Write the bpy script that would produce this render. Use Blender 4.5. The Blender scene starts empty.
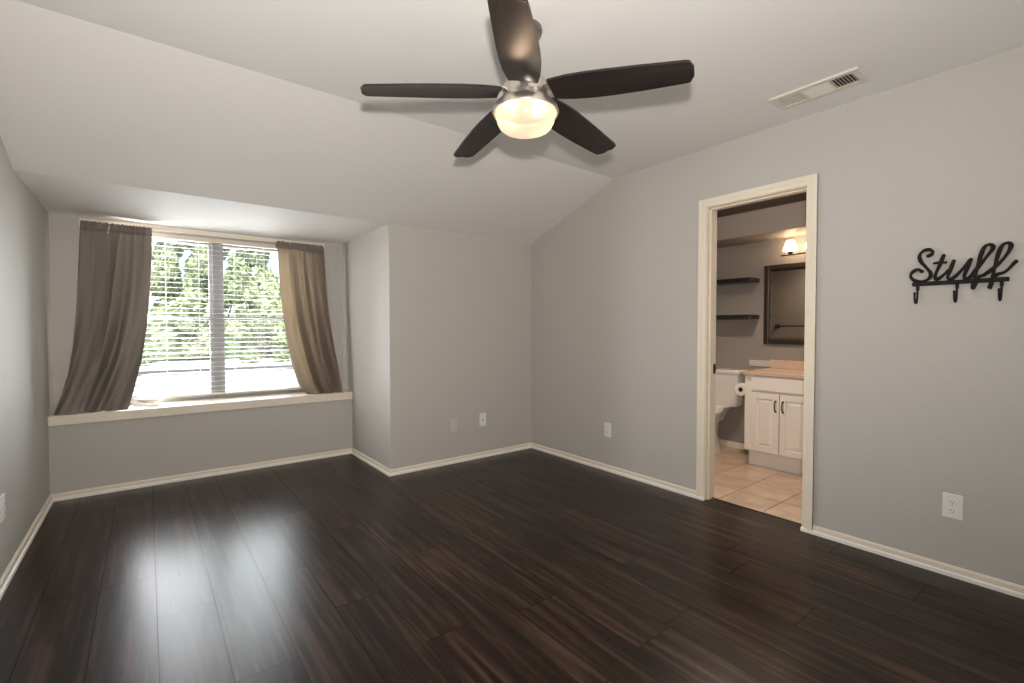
import bpy, bmesh, math, random
from mathutils import Vector, Matrix
random.seed(7)
PI = math.pi
sc = bpy.context.scene
COL = sc.collection

# ------------------------------------------------------------------ camera
cd = bpy.data.cameras.new('camera')
cd.sensor_width = 36.0
cd.lens = 470.8 / 1024 * 36.0
cd.clip_start = 0.02
cd.clip_end = 400
cam = bpy.data.objects.new('camera', cd)
COL.objects.link(cam)
cam.location = (0, 0, 1.2)
cam.rotation_mode = 'XYZ'
cam.rotation_euler = (math.radians(90 - 1.444), math.radians(0.05), math.radians(-37.78))
sc.camera = cam

# ------------------------------------------------------------------ view, world, lights
sc.view_settings.view_transform = 'Standard'
sc.view_settings.look = 'None'
sc.view_settings.gamma = 1
sc.view_settings.use_curve_mapping = False
sc.view_settings.exposure = 0.0

w = bpy.data.worlds.new('sky')
sc.world = w
w.use_nodes = True
wn = w.node_tree
bg = wn.nodes['Background']
sky = wn.nodes.new('ShaderNodeTexSky')
sky.sky_type = 'NISHITA'
sky.sun_disc = False
sky.sun_elevation = math.radians(52)
sky.sun_rotation = math.radians(200)
sky.dust_density = 3.0
wn.links.new(sky.outputs[0], bg.inputs[0])
bg.inputs[1].default_value = 0.55


def lamp(name, kind, loc, power, color=(1, 1, 1), size=0.05, rot=(0, 0, 0), size_y=None):
    l = bpy.data.lights.new(name, kind)
    l.energy = power
    l.color = color
    if kind == 'AREA':
        l.shape = 'RECTANGLE'
        l.size = size
        l.size_y = size_y or size
    elif kind == 'SUN':
        l.angle = math.radians(1.0)
    else:
        l.shadow_soft_size = size
    o = bpy.data.objects.new(name, l)
    o.location = loc
    o.rotation_euler = rot
    COL.objects.link(o)
    return o


# sun high behind the house: the far trees and the paving are in full sun, none enters the window
lamp('sun', 'SUN', (0, -10, 20), 7.0, (1, 0.95, 0.88), rot=(math.radians(40), 0, math.radians(-18)))
# the photographer's flash, just above the camera (it throws the fan-blade shadows seen on the ceiling)
flash = lamp('camera_flash', 'SPOT', (0.0, -0.03, 1.41), 246, (1, 0.955, 0.90), 0.035, (math.radians(90 + 22), 0, math.radians(-30)))
flash.data.spot_size = math.radians(152)
flash.data.spot_blend = 1.0
# daylight entering through the window, from just outside its glass
lamp('window_daylight', 'AREA', (0.45, 5.06, 1.30), 122, (0.97, 0.98, 1.0), 1.50, (math.radians(90), 0, math.radians(206)), 1.38)
# unseen fill lamps added to brighten the bathroom, just inside above the doorway head
bath_fill = lamp('bathroom_fill', 'SPOT', (3.52, 1.80, 2.24), 70, (1, 0.80, 0.62), 0.07)
bath_fill.data.spot_size = math.radians(140)
bath_fill.data.spot_blend = 0.7
lamp('bathroom_fill_soft', 'POINT', (3.52, 1.80, 2.16), 7, (1, 0.80, 0.62), 0.06)  # soft second fill, added to brighten the soffit and walls
# soft fill lamp added behind the camera to brighten the room and ceiling
lamp('rear_fill', 'AREA', (0.9, -1.2, 1.1), 22, (1, 0.97, 0.93), 2.6, (math.radians(130), 0, 0), 1.3)


# ------------------------------------------------------------------ materials
MATS = {}


def nmat(name, color, rough=0.5, spec=0.5, metal=0.0, bump=None, var=None, coat=0.0):
    """procedural principled material; bump=(scale, strength), var=(scale, amount)"""
    m = bpy.data.materials.new(name)
    m.use_nodes = True
    nt = m.node_tree
    b = nt.nodes['Principled BSDF']
    b.inputs['Base Color'].default_value = (*color, 1)
    b.inputs['Roughness'].default_value = rough
    b.inputs['Specular IOR Level'].default_value = spec
    b.inputs['Metallic'].default_value = metal
    if coat:
        b.inputs['Coat Weight'].default_value = coat
        b.inputs['Coat Roughness'].default_value = 0.1
    tc = nt.nodes.new('ShaderNodeTexCoord')
    if var:
        n = nt.nodes.new('ShaderNodeTexNoise')
        n.inputs['Scale'].default_value = var[0]
        n.inputs['Detail'].default_value = 3
        nt.links.new(tc.outputs['Object'], n.inputs['Vector'])
        mx = nt.nodes.new('ShaderNodeMixRGB')
        a = var[1]
        mx.inputs[1].default_value = (*[c * (1 - a) for c in color], 1)
        mx.inputs[2].default_value = (*[min(1, c * (1 + a)) for c in color], 1)
        nt.links.new(n.outputs['Fac'], mx.inputs[0])
        nt.links.new(mx.outputs[0], b.inputs['Base Color'])
    if bump:
        n2 = nt.nodes.new('ShaderNodeTexNoise')
        n2.inputs['Scale'].default_value = bump[0]
        n2.inputs['Detail'].default_value = 2
        nt.links.new(tc.outputs['Object'], n2.inputs['Vector'])
        bp = nt.nodes.new('ShaderNodeBump')
        bp.inputs['Strength'].default_value = bump[1]
        bp.inputs['Distance'].default_value = 0.004
        nt.links.new(n2.outputs['Fac'], bp.inputs['Height'])
        nt.links.new(bp.outputs[0], b.inputs['Normal'])
    MATS[name] = m
    return m


def N(m, t):
    return m.node_tree.nodes.new(t)


M_WALL = nmat('wall_paint', (0.50, 0.475, 0.44), 0.6, 0.3, bump=(90, 0.25), var=(1.5, 0.015))
M_CEIL = nmat('ceiling_paint', (0.79, 0.768, 0.742), 0.7, 0.25, bump=(70, 0.2), var=(1.2, 0.012))
M_TRIM = nmat('trim_cream', (0.80, 0.715, 0.59), 0.4, 0.4, var=(4, 0.02))
M_SHOE = nmat('shoe_white', (0.90, 0.87, 0.80), 0.4, 0.4, var=(4, 0.02))
M_WHITE = nmat('white_plastic', (0.80, 0.78, 0.74), 0.35, 0.5, var=(5, 0.01))
M_GREYP = nmat('painted_plate', (0.56, 0.53, 0.49), 0.5, 0.4, var=(5, 0.01))
M_SLOT = nmat('slot_dark', (0.02, 0.018, 0.016), 0.5, var=(5, 0.1))
M_NICKEL = nmat('brushed_nickel', (0.62, 0.57, 0.51), 0.3, 0.5, 0.9, var=(60, 0.05))
M_DKMET = nmat('dark_bronze', (0.07, 0.058, 0.05), 0.35, 0.5, 0.7, var=(30, 0.1))
M_CANOPY = nmat('canopy_metal', (0.24, 0.215, 0.19), 0.35, 0.5, 0.8, var=(30, 0.06))
M_BLACK = nmat('black_iron', (0.010, 0.0085, 0.0085), 0.65, 0.25, 0.0, var=(30, 0.2))
M_VINYL = nmat('window_vinyl', (0.36, 0.355, 0.35), 0.35, 0.4, var=(5, 0.02))
M_VENT = nmat('vent_enamel', (0.66, 0.61, 0.53), 0.4, 0.4, var=(20, 0.02))
M_DUCT = nmat('duct_shadow', (0.05, 0.05, 0.05), 0.6, 0.2, var=(20, 0.1))
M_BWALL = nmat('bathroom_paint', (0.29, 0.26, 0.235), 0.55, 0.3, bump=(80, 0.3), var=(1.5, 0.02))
M_BCEIL = nmat('bathroom_ceiling_shade', (0.10, 0.08, 0.068), 0.6, 0.3, var=(3, 0.05))  # dark brown carries the shade of the unlit ceiling
M_CAB = nmat('cabinet_white', (0.88, 0.84, 0.79), 0.35, 0.45, var=(4, 0.01))
M_STONE = nmat('counter_stone', (0.62, 0.46, 0.36), 0.25, 0.5, var=(28, 0.12))  # peach glow of the vanity light is put into the base colour
M_PORC = nmat('porcelain', (0.78, 0.75, 0.71), 0.12, 0.5, var=(3, 0.01))
M_SHELF = nmat('shelf_black', (0.018, 0.016, 0.016), 0.3, 0.5, var=(20, 0.2))
M_PAPER = nmat('tissue_paper', (0.85, 0.83, 0.80), 0.9, 0.1, bump=(150, 0.3), var=(20, 0.02))
M_DOORB = nmat('door_brown', (0.06, 0.045, 0.036), 0.4, 0.4, var=(6, 0.1))
M_MIRROR = nmat('mirror_glass', (0.78, 0.77, 0.75), 0.02, 0.5, 1.0, var=(2, 0.005))
M_BARK = nmat('bark', (0.16, 0.12, 0.09), 0.9, 0.1, bump=(9, 0.5), var=(3, 0.2))
M_CONC = nmat('concrete', (0.62, 0.61, 0.60), 0.9, 0.2, var=(0.6, 0.06))
M_CURB = nmat('kerb', (0.10, 0.10, 0.105), 0.9, 0.2, var=(1.0, 0.06))
M_GRASS = nmat('grass', (0.16, 0.22, 0.08), 0.9, 0.1, bump=(5, 0.8), var=(1.0, 0.25))
M_BLIND = nmat('blind_white', (0.66, 0.65, 0.63), 0.4, 0.4, var=(3, 0.01))
M_RAIL = nmat('blind_rail_cream', (0.72, 0.66, 0.55), 0.4, 0.4, var=(3, 0.01))
M_CORD = nmat('cord_white', (0.75, 0.73, 0.70), 0.8, 0.2, var=(30, 0.03))


def wood(name, c0, c1, c2, rough, along, scale_a, scale_b, isl, spec, bumps=0.12, offz=13.0):
    """streaky wood; along = 0/1: axis the grain runs on; isl: per-board tone spread"""
    m = bpy.data.materials.new(name)
    m.use_nodes = True
    nt = m.node_tree
    L = nt.links
    b = nt.nodes['Principled BSDF']
    tc = N(m, 'ShaderNodeTexCoord')
    geo = N(m, 'ShaderNodeNewGeometry')
    mp = N(m, 'ShaderNodeMapping')
    sc3 = [scale_a] * 3
    sc3[along] = scale_b
    mp.inputs['Scale'].default_value = sc3
    cmb = N(m, 'ShaderNodeCombineXYZ')
    mul = N(m, 'ShaderNodeMath'); mul.operation = 'MULTIPLY'; mul.inputs[1].default_value = offz
    L.new(geo.outputs['Random Per Island'], mul.inputs[0])
    for i in range(3):
        L.new(mul.outputs[0], cmb.inputs[i])
    add = N(m, 'ShaderNodeVectorMath'); add.operation = 'ADD'
    L.new(tc.outputs['Object'], add.inputs[0]); L.new(cmb.outputs[0], add.inputs[1])
    L.new(add.outputs[0], mp.inputs['Vector'])
    n = N(m, 'ShaderNodeTexNoise'); n.inputs['Scale'].default_value = 1.0
    n.inputs['Detail'].default_value = 6; n.inputs['Roughness'].default_value = 0.62
    n.inputs['Distortion'].default_value = 0.15
    L.new(mp.outputs[0], n.inputs['Vector'])
    r = N(m, 'ShaderNodeValToRGB')
    r.color_ramp.elements[0].position = 0.36; r.color_ramp.elements[0].color = (*c0, 1)
    r.color_ramp.elements[1].position = 0.66; r.color_ramp.elements[1].color = (*c2, 1)
    e = r.color_ramp.elements.new(0.5); e.color = (*c1, 1)
    L.new(n.outputs['Fac'], r.inputs[0])
    hsv = N(m, 'ShaderNodeHueSaturation')
    mr = N(m, 'ShaderNodeMapRange')
    mr.inputs['To Min'].default_value = 1 - isl; mr.inputs['To Max'].default_value = 1 + isl
    L.new(geo.outputs['Random Per Island'], mr.inputs['Value'])
    L.new(mr.outputs[0], hsv.inputs['Value'])
    L.new(r.outputs[0], hsv.inputs['Color'])
    L.new(hsv.outputs[0], b.inputs['Base Color'])
    b.inputs['Specular IOR Level'].default_value = spec
    rr = N(m, 'ShaderNodeMapRange')
    rr.inputs['To Min'].default_value = rough - 0.01; rr.inputs['To Max'].default_value = rough + 0.04
    L.new(n.outputs['Fac'], rr.inputs['Value']); L.new(rr.outputs[0], b.inputs['Roughness'])
    bp = N(m, 'ShaderNodeBump'); bp.inputs['Strength'].default_value = bumps; bp.inputs['Distance'].default_value = 0.002
    L.new(n.outputs['Fac'], bp.inputs['Height']); L.new(bp.outputs[0], b.inputs['Normal'])
    MATS[name] = m
    return m


M_FLOOR = wood('espresso_laminate', (0.0060, 0.0027, 0.0019), (0.0175, 0.0084, 0.0056), (0.0640, 0.0345, 0.0232), 0.27, 1, 30, 1.5, 0.22, 0.25, 0.10)
M_BLADE = wood('fan_blade_wood', (0.012, 0.0085, 0.0075), (0.019, 0.0135, 0.012), (0.030, 0.0215, 0.019), 0.28, 0, 110, 3.0, 0.05, 0.32, 0.04)


def tile_mat():
    m = bpy.data.materials.new('floor_tile')
    m.use_nodes = True
    nt = m.node_tree; L = nt.links
    b = nt.nodes['Principled BSDF']
    tc = N(m, 'ShaderNodeTexCoord'); geo = N(m, 'ShaderNodeNewGeometry')
    n = N(m, 'ShaderNodeTexNoise'); n.inputs['Scale'].default_value = 7; n.inputs['Detail'].default_value = 5
    L.new(tc.outputs['Object'], n.inputs['Vector'])
    r = N(m, 'ShaderNodeValToRGB')
    r.color_ramp.elements[0].position = 0.3; r.color_ramp.elements[0].color = (0.50, 0.37, 0.275, 1)
    r.color_ramp.elements[1].position = 0.7; r.color_ramp.elements[1].color = (0.70, 0.545, 0.42, 1)
    L.new(n.outputs['Fac'], r.inputs[0])
    hsv = N(m, 'ShaderNodeHueSaturation'); mr = N(m, 'ShaderNodeMapRange')
    mr.inputs['To Min'].default_value = 0.9; mr.inputs['To Max'].default_value = 1.1
    L.new(geo.outputs['Random Per Island'], mr.inputs['Value']); L.new(mr.outputs[0], hsv.inputs['Value'])
    L.new(r.outputs[0], hsv.inputs['Color']); L.new(hsv.outputs[0], b.inputs['Base Color'])
    b.inputs['Roughness'].default_value = 0.3
    return m


M_UNDER = nmat('underlay', (0.006, 0.004, 0.003), 1.0, 0.0, var=(3, 0.1))
M_TILE = tile_mat()
M_GROUT = nmat('grout', (0.10, 0.075, 0.06), 0.9, 0.1, var=(20, 0.1))


def glass_mat():
    m = bpy.data.materials.new('window_glass')
    m.use_nodes = True
    nt = m.node_tree; L = nt.links
    nt.nodes.remove(nt.nodes['Principled BSDF'])
    out = nt.nodes['Material Output']
    t = N(m, 'ShaderNodeBsdfTransparent'); t.inputs[0].default_value = (0.93, 0.95, 0.94, 1)
    g = N(m, 'ShaderNodeBsdfGlossy'); g.inputs['Roughness'].default_value = 0.02
    fr = N(m, 'ShaderNodeFresnel'); fr.inputs[0].default_value = 1.45
    mx = N(m, 'ShaderNodeMixShader')
    L.new(fr.outputs[0], mx.inputs[0]); L.new(t.outputs[0], mx.inputs[1]); L.new(g.outputs[0], mx.inputs[2])
    L.new(mx.outputs[0], out.inputs['Surface'])
    return m


M_GLASS = glass_mat()


def cloth_mat(name, col, trans, amount):
    m = bpy.data.materials.new(name)
    m.use_nodes = True
    nt = m.node_tree; L = nt.links
    nt.nodes.remove(nt.nodes['Principled BSDF'])
    out = nt.nodes['Material Output']
    tc = N(m, 'ShaderNodeTexCoord')
    wv = N(m, 'ShaderNodeTexNoise'); wv.inputs['Scale'].default_value = 420; wv.inputs['Detail'].default_value = 1
    L.new(tc.outputs['Object'], wv.inputs['Vector'])
    mx0 = N(m, 'ShaderNodeMixRGB')
    mx0.inputs[1].default_value = (*[c * 0.88 for c in col], 1); mx0.inputs[2].default_value = (*[c * 1.12 for c in col], 1)
    L.new(wv.outputs['Fac'], mx0.inputs[0])
    d = N(m, 'ShaderNodeBsdfDiffuse'); t = N(m, 'ShaderNodeBsdfTranslucent')
    L.new(mx0.outputs[0], d.inputs[0]); t.inputs[0].default_value = (*trans, 1)
    sh = N(m, 'ShaderNodeBsdfSheen') if hasattr(bpy.types, 'ShaderNodeBsdfSheen') else None
    mx = N(m, 'ShaderNodeMixShader'); mx.inputs[0].default_value = amount
    L.new(d.outputs[0], mx.inputs[1]); L.new(t.outputs[0], mx.inputs[2])
    L.new(mx.outputs[0], out.inputs['Surface'])
    if sh:
        nt.nodes.remove(sh)
    return m


M_CURT = cloth_mat('taupe_cloth_thin', (0.255, 0.218, 0.187), (0.66, 0.555, 0.43), 0.46)
M_CURTD = cloth_mat('taupe_cloth_lined', (0.255, 0.224, 0.196), (0.46, 0.39, 0.32), 0.07)
M_HEM = cloth_mat('taupe_cloth_double', (0.235, 0.198, 0.170), (0.36, 0.28, 0.22), 0.05)


def leaf_mat(name, c0, c1):
    m = bpy.data.materials.new(name)
    m.use_nodes = True
    nt = m.node_tree; L = nt.links
    nt.nodes.remove(nt.nodes['Principled BSDF'])
    out = nt.nodes['Material Output']
    geo = N(m, 'ShaderNodeNewGeometry')
    r = N(m, 'ShaderNodeValToRGB')
    r.color_ramp.elements[0].color = (*c0, 1); r.color_ramp.elements[1].color = (*c1, 1)
    L.new(geo.outputs['Random Per Island'], r.inputs[0])
    d = N(m, 'ShaderNodeBsdfDiffuse'); t = N(m, 'ShaderNodeBsdfTranslucent')
    L.new(r.outputs[0], d.inputs[0]); L.new(r.outputs[0], t.inputs[0])
    mx = N(m, 'ShaderNodeMixShader'); mx.inputs[0].default_value = 0.35
    L.new(d.outputs[0], mx.inputs[1]); L.new(t.outputs[0], mx.inputs[2])
    L.new(mx.outputs[0], out.inputs['Surface'])
    return m


M_LEAF = leaf_mat('leaves', (0.19, 0.235, 0.12), (0.52, 0.58, 0.37))
M_LEAF2 = leaf_mat('leaves_light', (0.28, 0.33, 0.18), (0.62, 0.66, 0.45))


def bowl_mat():
    m = bpy.data.materials.new('frosted_lamp_glass')
    m.use_nodes = True
    nt = m.node_tree; L = nt.links
    nt.nodes.remove(nt.nodes['Principled BSDF'])
    out = nt.nodes['Material Output']
    t = N(m, 'ShaderNodeBsdfTranslucent'); t.inputs[0].default_value = (0.046, 0.040, 0.032, 1)
    d = N(m, 'ShaderNodeBsdfDiffuse'); d.inputs[0].default_value = (0.42, 0.37, 0.31, 1)
    tr = N(m, 'ShaderNodeBsdfTransparent')
    g = N(m, 'ShaderNodeBsdfGlossy'); g.inputs['Roughness'].default_value = 0.08
    e = N(m, 'ShaderNodeEmission'); e.inputs[0].default_value = (1.0, 0.85, 0.70, 1); e.inputs[1].default_value = 0.30
    m1 = N(m, 'ShaderNodeMixShader'); m1.inputs[0].default_value = 0.3
    L.new(t.outputs[0], m1.inputs[1]); L.new(d.outputs[0], m1.inputs[2])
    m2 = N(m, 'ShaderNodeMixShader'); m2.inputs[0].default_value = 0.3
    L.new(m1.outputs[0], m2.inputs[1]); L.new(tr.outputs[0], m2.inputs[2])
    m3 = N(m, 'ShaderNodeMixShader'); m3.inputs[0].default_value = 0.04
    L.new(m2.outputs[0], m3.inputs[1]); L.new(g.outputs[0], m3.inputs[2])
    a = N(m, 'ShaderNodeAddShader')
    L.new(m3.outputs[0], a.inputs[0]); L.new(e.outputs[0], a.inputs[1])
    L.new(a.outputs[0], out.inputs['Surface'])
    return m


M_BOWL = bowl_mat()


def glow_mat(name, col, strength):
    m = bpy.data.materials.new(name)
    m.use_nodes = True
    b = m.node_tree.nodes['Principled BSDF']
    b.inputs['Base Color'].default_value = (0.9, 0.85, 0.75, 1)
    b.inputs['Emission Color'].default_value = (*col, 1)
    b.inputs['Emission Strength'].default_value = strength
    return m


M_SHADE = glow_mat('lit_glass_shade', (1.0, 0.72, 0.45), 15.0)


# ------------------------------------------------------------------ mesh helpers
class MB:
    def __init__(self):
        self.v = []; self.f = []

    def add(self, vs, fs, M=None):
        o = len(self.v)
        for p in vs:
            p = Vector(p)
            self.v.append(M @ p if M else p)
        self.f += [tuple(i + o for i in f) for f in fs]
        return self

    def box(self, x0, x1, y0, y1, z0, z1, M=None):
        x0, x1 = min(x0, x1), max(x0, x1); y0, y1 = min(y0, y1), max(y0, y1); z0, z1 = min(z0, z1), max(z0, z1)
        vs = [(x0, y0, z0), (x1, y0, z0), (x1, y1, z0), (x0, y1, z0), (x0, y0, z1), (x1, y0, z1), (x1, y1, z1), (x0, y1, z1)]
        fs = [(0, 3, 2, 1), (4, 5, 6, 7), (0, 1, 5, 4), (1, 2, 6, 5), (2, 3, 7, 6), (3, 0, 4, 7)]
        return self.add(vs, fs, M)

    def lathe(self, prof, n=32, M=None, cap=True):
        vs = []; fs = []
        k = len(prof)
        for i in range(n):
            a = 2 * PI * i / n
            for r, z in prof:
                vs.append((r * math.cos(a), r * math.sin(a), z))
        for i in range(n):
            j = (i + 1) % n
            for q in range(k - 1):
                fs.append((i * k + q, j * k + q, j * k + q + 1, i * k + q + 1))
        if cap:
            if prof[0][0] > 1e-6:
                fs.append(tuple(i * k for i in range(n))[::-1])
            if prof[-1][0] > 1e-6:
                fs.append(tuple(i * k + k - 1 for i in range(n)))
        return self.add(vs, fs, M)

    def tube(self, pts, r, n=10, closed=False):
        pts = [Vector(p) for p in pts]
        rs = r if isinstance(r, (list, tuple)) else [r] * len(pts)
        vs = []; fs = []
        prev = None
        for i, p in enumerate(pts):
            d = (pts[min(i + 1, len(pts) - 1)] - pts[max(i - 1, 0)]).normalized()
            if prev is None:
                u = d.orthogonal().normalized()
            else:
                u = (prev - d * prev.dot(d)).normalized()
            prev = u
            q = d.cross(u)
            for k in range(n):
                a = 2 * PI * k / n
                vs.append(p + (u * math.cos(a) + q * math.sin(a)) * rs[i])
        for i in range(len(pts) - 1):
            for k in range(n):
                k2 = (k + 1) % n
                fs.append((i * n + k, i * n + k2, (i + 1) * n + k2, (i + 1) * n + k))
        fs.append(tuple(range(n))[::-1])
        fs.append(tuple((len(pts) - 1) * n + k for k in range(n)))
        return self.add(vs, fs)

    def prism(self, poly, h0, h1, axis='z', M=None):
        """extrude a 2-D polygon; axis: the extrusion axis"""
        n = len(poly)

        def P(a, b, h):
            return {'z': (a, b, h), 'y': (a, h, b), 'x': (h, a, b)}[axis]
        vs = [P(a, b, h0) for a, b in poly] + [P(a, b, h1) for a, b in poly]
        fs = [tuple(range(n))[::-1], tuple(range(n, 2 * n))]
        for i in range(n):
            j = (i + 1) % n
            fs.append((i, j, n + j, n + i))
        return self.add(vs, fs, M)


def world_loc(o):
    p = Vector((0, 0, 0))
    while o:
        p += o.location
        o = o.parent
    return p


def build(name, mb, m, parent=None, loc=None, smooth=False, bevel=0.0, seg=2):
    """links mb (given in world coordinates) as ONE mesh object"""
    base = world_loc(parent) if parent else Vector((0, 0, 0))
    if loc is None:
        if parent is None:
            xs = [p.x for p in mb.v]; ys = [p.y for p in mb.v]; zs = [p.z for p in mb.v]
            loc = ((min(xs) + max(xs)) / 2, (min(ys) + max(ys)) / 2, min(zs))
        else:
            loc = base
    loc = Vector(loc)
    me = bpy.data.meshes.new(name)
    me.from_pydata([tuple(p - loc) for p in mb.v], [], mb.f)
    bm = bmesh.new(); bm.from_mesh(me)
    bmesh.ops.recalc_face_normals(bm, faces=bm.faces)
    bm.to_mesh(me); bm.free()
    me.materials.append(m)
    if smooth:
        for p in me.polygons:
            p.use_smooth = True
        try:
            me.set_sharp_from_angle(angle=math.radians(40))
        except Exception:
            pass
    o = bpy.data.objects.new(name, me)
    COL.objects.link(o)
    o.location = loc - base
    o.parent = parent
    if bevel:
        bv = o.modifiers.new('bevel', 'BEVEL')
        bv.width = bevel; bv.segments = seg; bv.limit_method = 'ANGLE'
    return o


def tag(o, label=None, cat=None, group=None, kind=None):
    if label: o['label'] = label
    if cat: o['category'] = cat
    if group: o['group'] = group
    if kind: o['kind'] = kind
    return o


def thing(name, loc, label, cat, group=None):
    o = bpy.data.objects.new(name, None)
    o.empty_display_size = 0.1
    COL.objects.link(o)
    o.location = loc
    return tag(o, label, cat, group)


def struct(name, mb, m, parent=None, label=None, cat=None, **k):
    o = build(name, mb, m, parent, **k)
    if parent is None:
        tag(o, label, cat, kind='structure')
    return o


def copy_tree(o, parent=None):
    c = o.copy()
    COL.objects.link(c)
    c.parent = parent
    for ch in list(o.children):
        copy_tree(ch, c)
    return c


def spline(pts, n=8):
    """Catmull-Rom through pts"""
    P = [Vector(p) for p in pts]
    P = [P[0] * 2 - P[1]] + P + [P[-1] * 2 - P[-2]]
    out = []
    for i in range(1, len(P) - 2):
        a, b, c, d = P[i - 1], P[i], P[i + 1], P[i + 2]
        for k in range(n):
            t = k / n
            out.append(0.5 * (2 * b + (c - a) * t + (2 * a - 5 * b + 4 * c - d) * t * t + (3 * b - a - 3 * c + d) * t ** 3))
    out.append(P[-2])
    return out


# ------------------------------------------------------------------ room dimensions (metres)
XL, XR, YB, YS, YW, XD = -0.555, 3.08, 3.653, 4.56, 4.82, 1.566
ZC, ZL, YK = 2.45, 2.06, 2.587
YR = -1.5
T = 0.12
D0, D1, DH = 1.143, 1.761, 2.04          # bathroom doorway
WX0, WX1, WZ0, WZ1 = -0.26, 1.25, 0.60, 1.995
SILL0, SILL1 = 0.529, 0.598

# floor: separate planks running toward the window wall
fl = MB()
ul = MB().box(XL - T, XR + 0.085, YR - T, YS + 0.1, -0.12, -0.0012)
PW = 0.2035; PL = 1.25; gap = 0.0007
seam = {0: 2.430, 1: 1.822, 2: 2.510, -1: 1.62, -2: 2.9, -3: 2.1, 3: 2.05, 4: 2.86}
r = -3
while 0.0145 + r * PW < XR + 0.085:
    xa = max(0.0145 + r * PW, XL - 0.01); xb = min(0.0145 + (r + 1) * PW, XR + 0.085)
    s0 = seam.get(r, 1.0 + random.random() * PL)
    k = math.floor((YR - s0) / PL)
    while s0 + k * PL < YS:
        ya = max(s0 + k * PL, YR); yb = min(s0 + (k + 1) * PL, YS + 0.02)
        if yb - ya > 0.02:
            fl.add([(xa + gap, ya + gap, 0), (xb - gap, ya + gap, 0), (xb - gap, yb - gap, 0), (xa + gap, yb - gap, 0)], [(0, 1, 2, 3)])
        k += 1
    r += 1
flo = struct('floor', fl, M_FLOOR, label='dark espresso wood plank floor of the room', cat='floor')
build('underlay', ul, M_UNDER, flo)

# walls
mb = MB().box(XL - T, XL, YR - T, YW + T, -0.12, 2.6)
struct('wall_left', mb, M_WALL, label='grey painted wall at the left of the window', cat='wall')
mb = MB()
CASE = 0.012
mb.box(XR, XR + T, YR - T, D0 - CASE, -0.12, 2.6)
mb.box(XR, XR + T, D1 + CASE, YB + T, -0.12, 2.6)
mb.box(XR, XR + T, D0 - CASE, D1 + CASE, DH + CASE, 2.6)
struct('wall_right', mb, M_WALL, label='long grey wall with the bathroom doorway in it', cat='wall')
mb = MB().box(XD, XR, YB, YB + T, -0.12, ZL + 0.1)
struct('wall_back', mb, M_WALL, label='short grey back wall right of the window alcove', cat='wall')
mb = MB().box(XD, XD + T, YB + T, YW + T, -0.12, ZL + 0.05)
struct('wall_alcove', mb, M_WALL, label='grey side wall of the window alcove on its right', cat='wall')
mb = MB().box(XL, XD, YS, YS + 0.1, -0.12, SILL0)
struct('wall_knee', mb, M_WALL, label='low grey wall under the window seat', cat='wall')
mb = MB()
mb.box(XL, WX0, YW, YW + T, 0.3, ZL + 0.05)
mb.box(WX1, XD, YW, YW + T, 0.3, ZL + 0.05)
mb.box(WX0, WX1, YW, YW + T, 0.3, WZ0 - 0.02)
mb.box(WX0, WX1, YW, YW + T, WZ1, ZL + 0.05)
struct('wall_window', mb, M_WALL, label='grey wall around the window at the back of the alcove', cat='wall')
mb = MB().box(XL, XR, YR - T, YR, -0.12, 2.6)
struct('wall_rear', mb, M_WALL, label='grey wall behind the camera', cat='wall')

# ceiling: flat, slope down to the back wall, low flat alcove ceiling (one profile extruded)
mb = MB()
mb.prism([(YR - T, ZC), (YK, ZC), (YB, ZL), (YB + 0.25, ZL), (YB + 0.25, ZL + 0.1), (YB, ZL + 0.14), (YK, ZC + 0.12), (YR - T, ZC + 0.12)], XD, XR + T, 'x')
mb.prism([(YR - T, ZC), (YK, ZC), (YB, ZL), (YW + T, ZL), (YW + T, ZL + 0.12), (YB, ZL + 0.14), (YK, ZC + 0.12), (YR - T, ZC + 0.12)], XL - T, XD, 'x')
struct('ceiling', mb, M_CEIL, label='pale ceiling sloping down to the window alcove', cat='ceiling')

# window seat board
mb = MB().box(XL, XD, YS - 0.018, YW + 0.045, SILL0, SILL1)
struct('trim_1', mb, M_TRIM, label='cream window seat board under the curtains', cat='trim', bevel=0.004)

# baseboards with a white shoe moulding
BH, BT, SH, ST = 0.051, 0.011, 0.023, 0.021


def baseboard(name, pieces, label):
    a = MB(); s = MB()
    for (x0, x1, y0, y1, axis, sgn, ext0, ext1) in pieces:
        if axis == 'x':      # runs along x on plane y0, projecting to -y
            a.prism([(y0, 0.0), (y0 - BT, 0.0), (y0 - BT, BH - 0.008), (y0 - BT + 0.006, BH), (y0, BH)], x0, x1, 'x')
            s.prism([(y0 - BT, 0.0), (y0 - ST, 0.0), (y0 - ST, SH - 0.006), (y0 - BT - 0.001, SH)], x0 + ext0, x1 + ext1, 'x')
        else:                # runs along y on plane x0, projecting by sgn
            q = sgn
            a.prism([(x0, 0.0), (x0 + q * BT, 0.0), (x0 + q * BT, BH - 0.008), (x0 + q * (BT - 0.006), BH), (x0, BH)], y0, y1, 'y')
            s.prism([(x0 + q * BT, 0.0), (x0 + q * ST, 0.0), (x0 + q * ST, SH - 0.006), (x0 + q * (BT + 0.001), SH)], y0 + ext0, y1 + ext1, 'y')
    o = struct(name, a, M_TRIM, label=label, cat='baseboard')
    build('shoe_moulding', s, M_SHOE, o, loc=world_loc(o))
    return o


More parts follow.
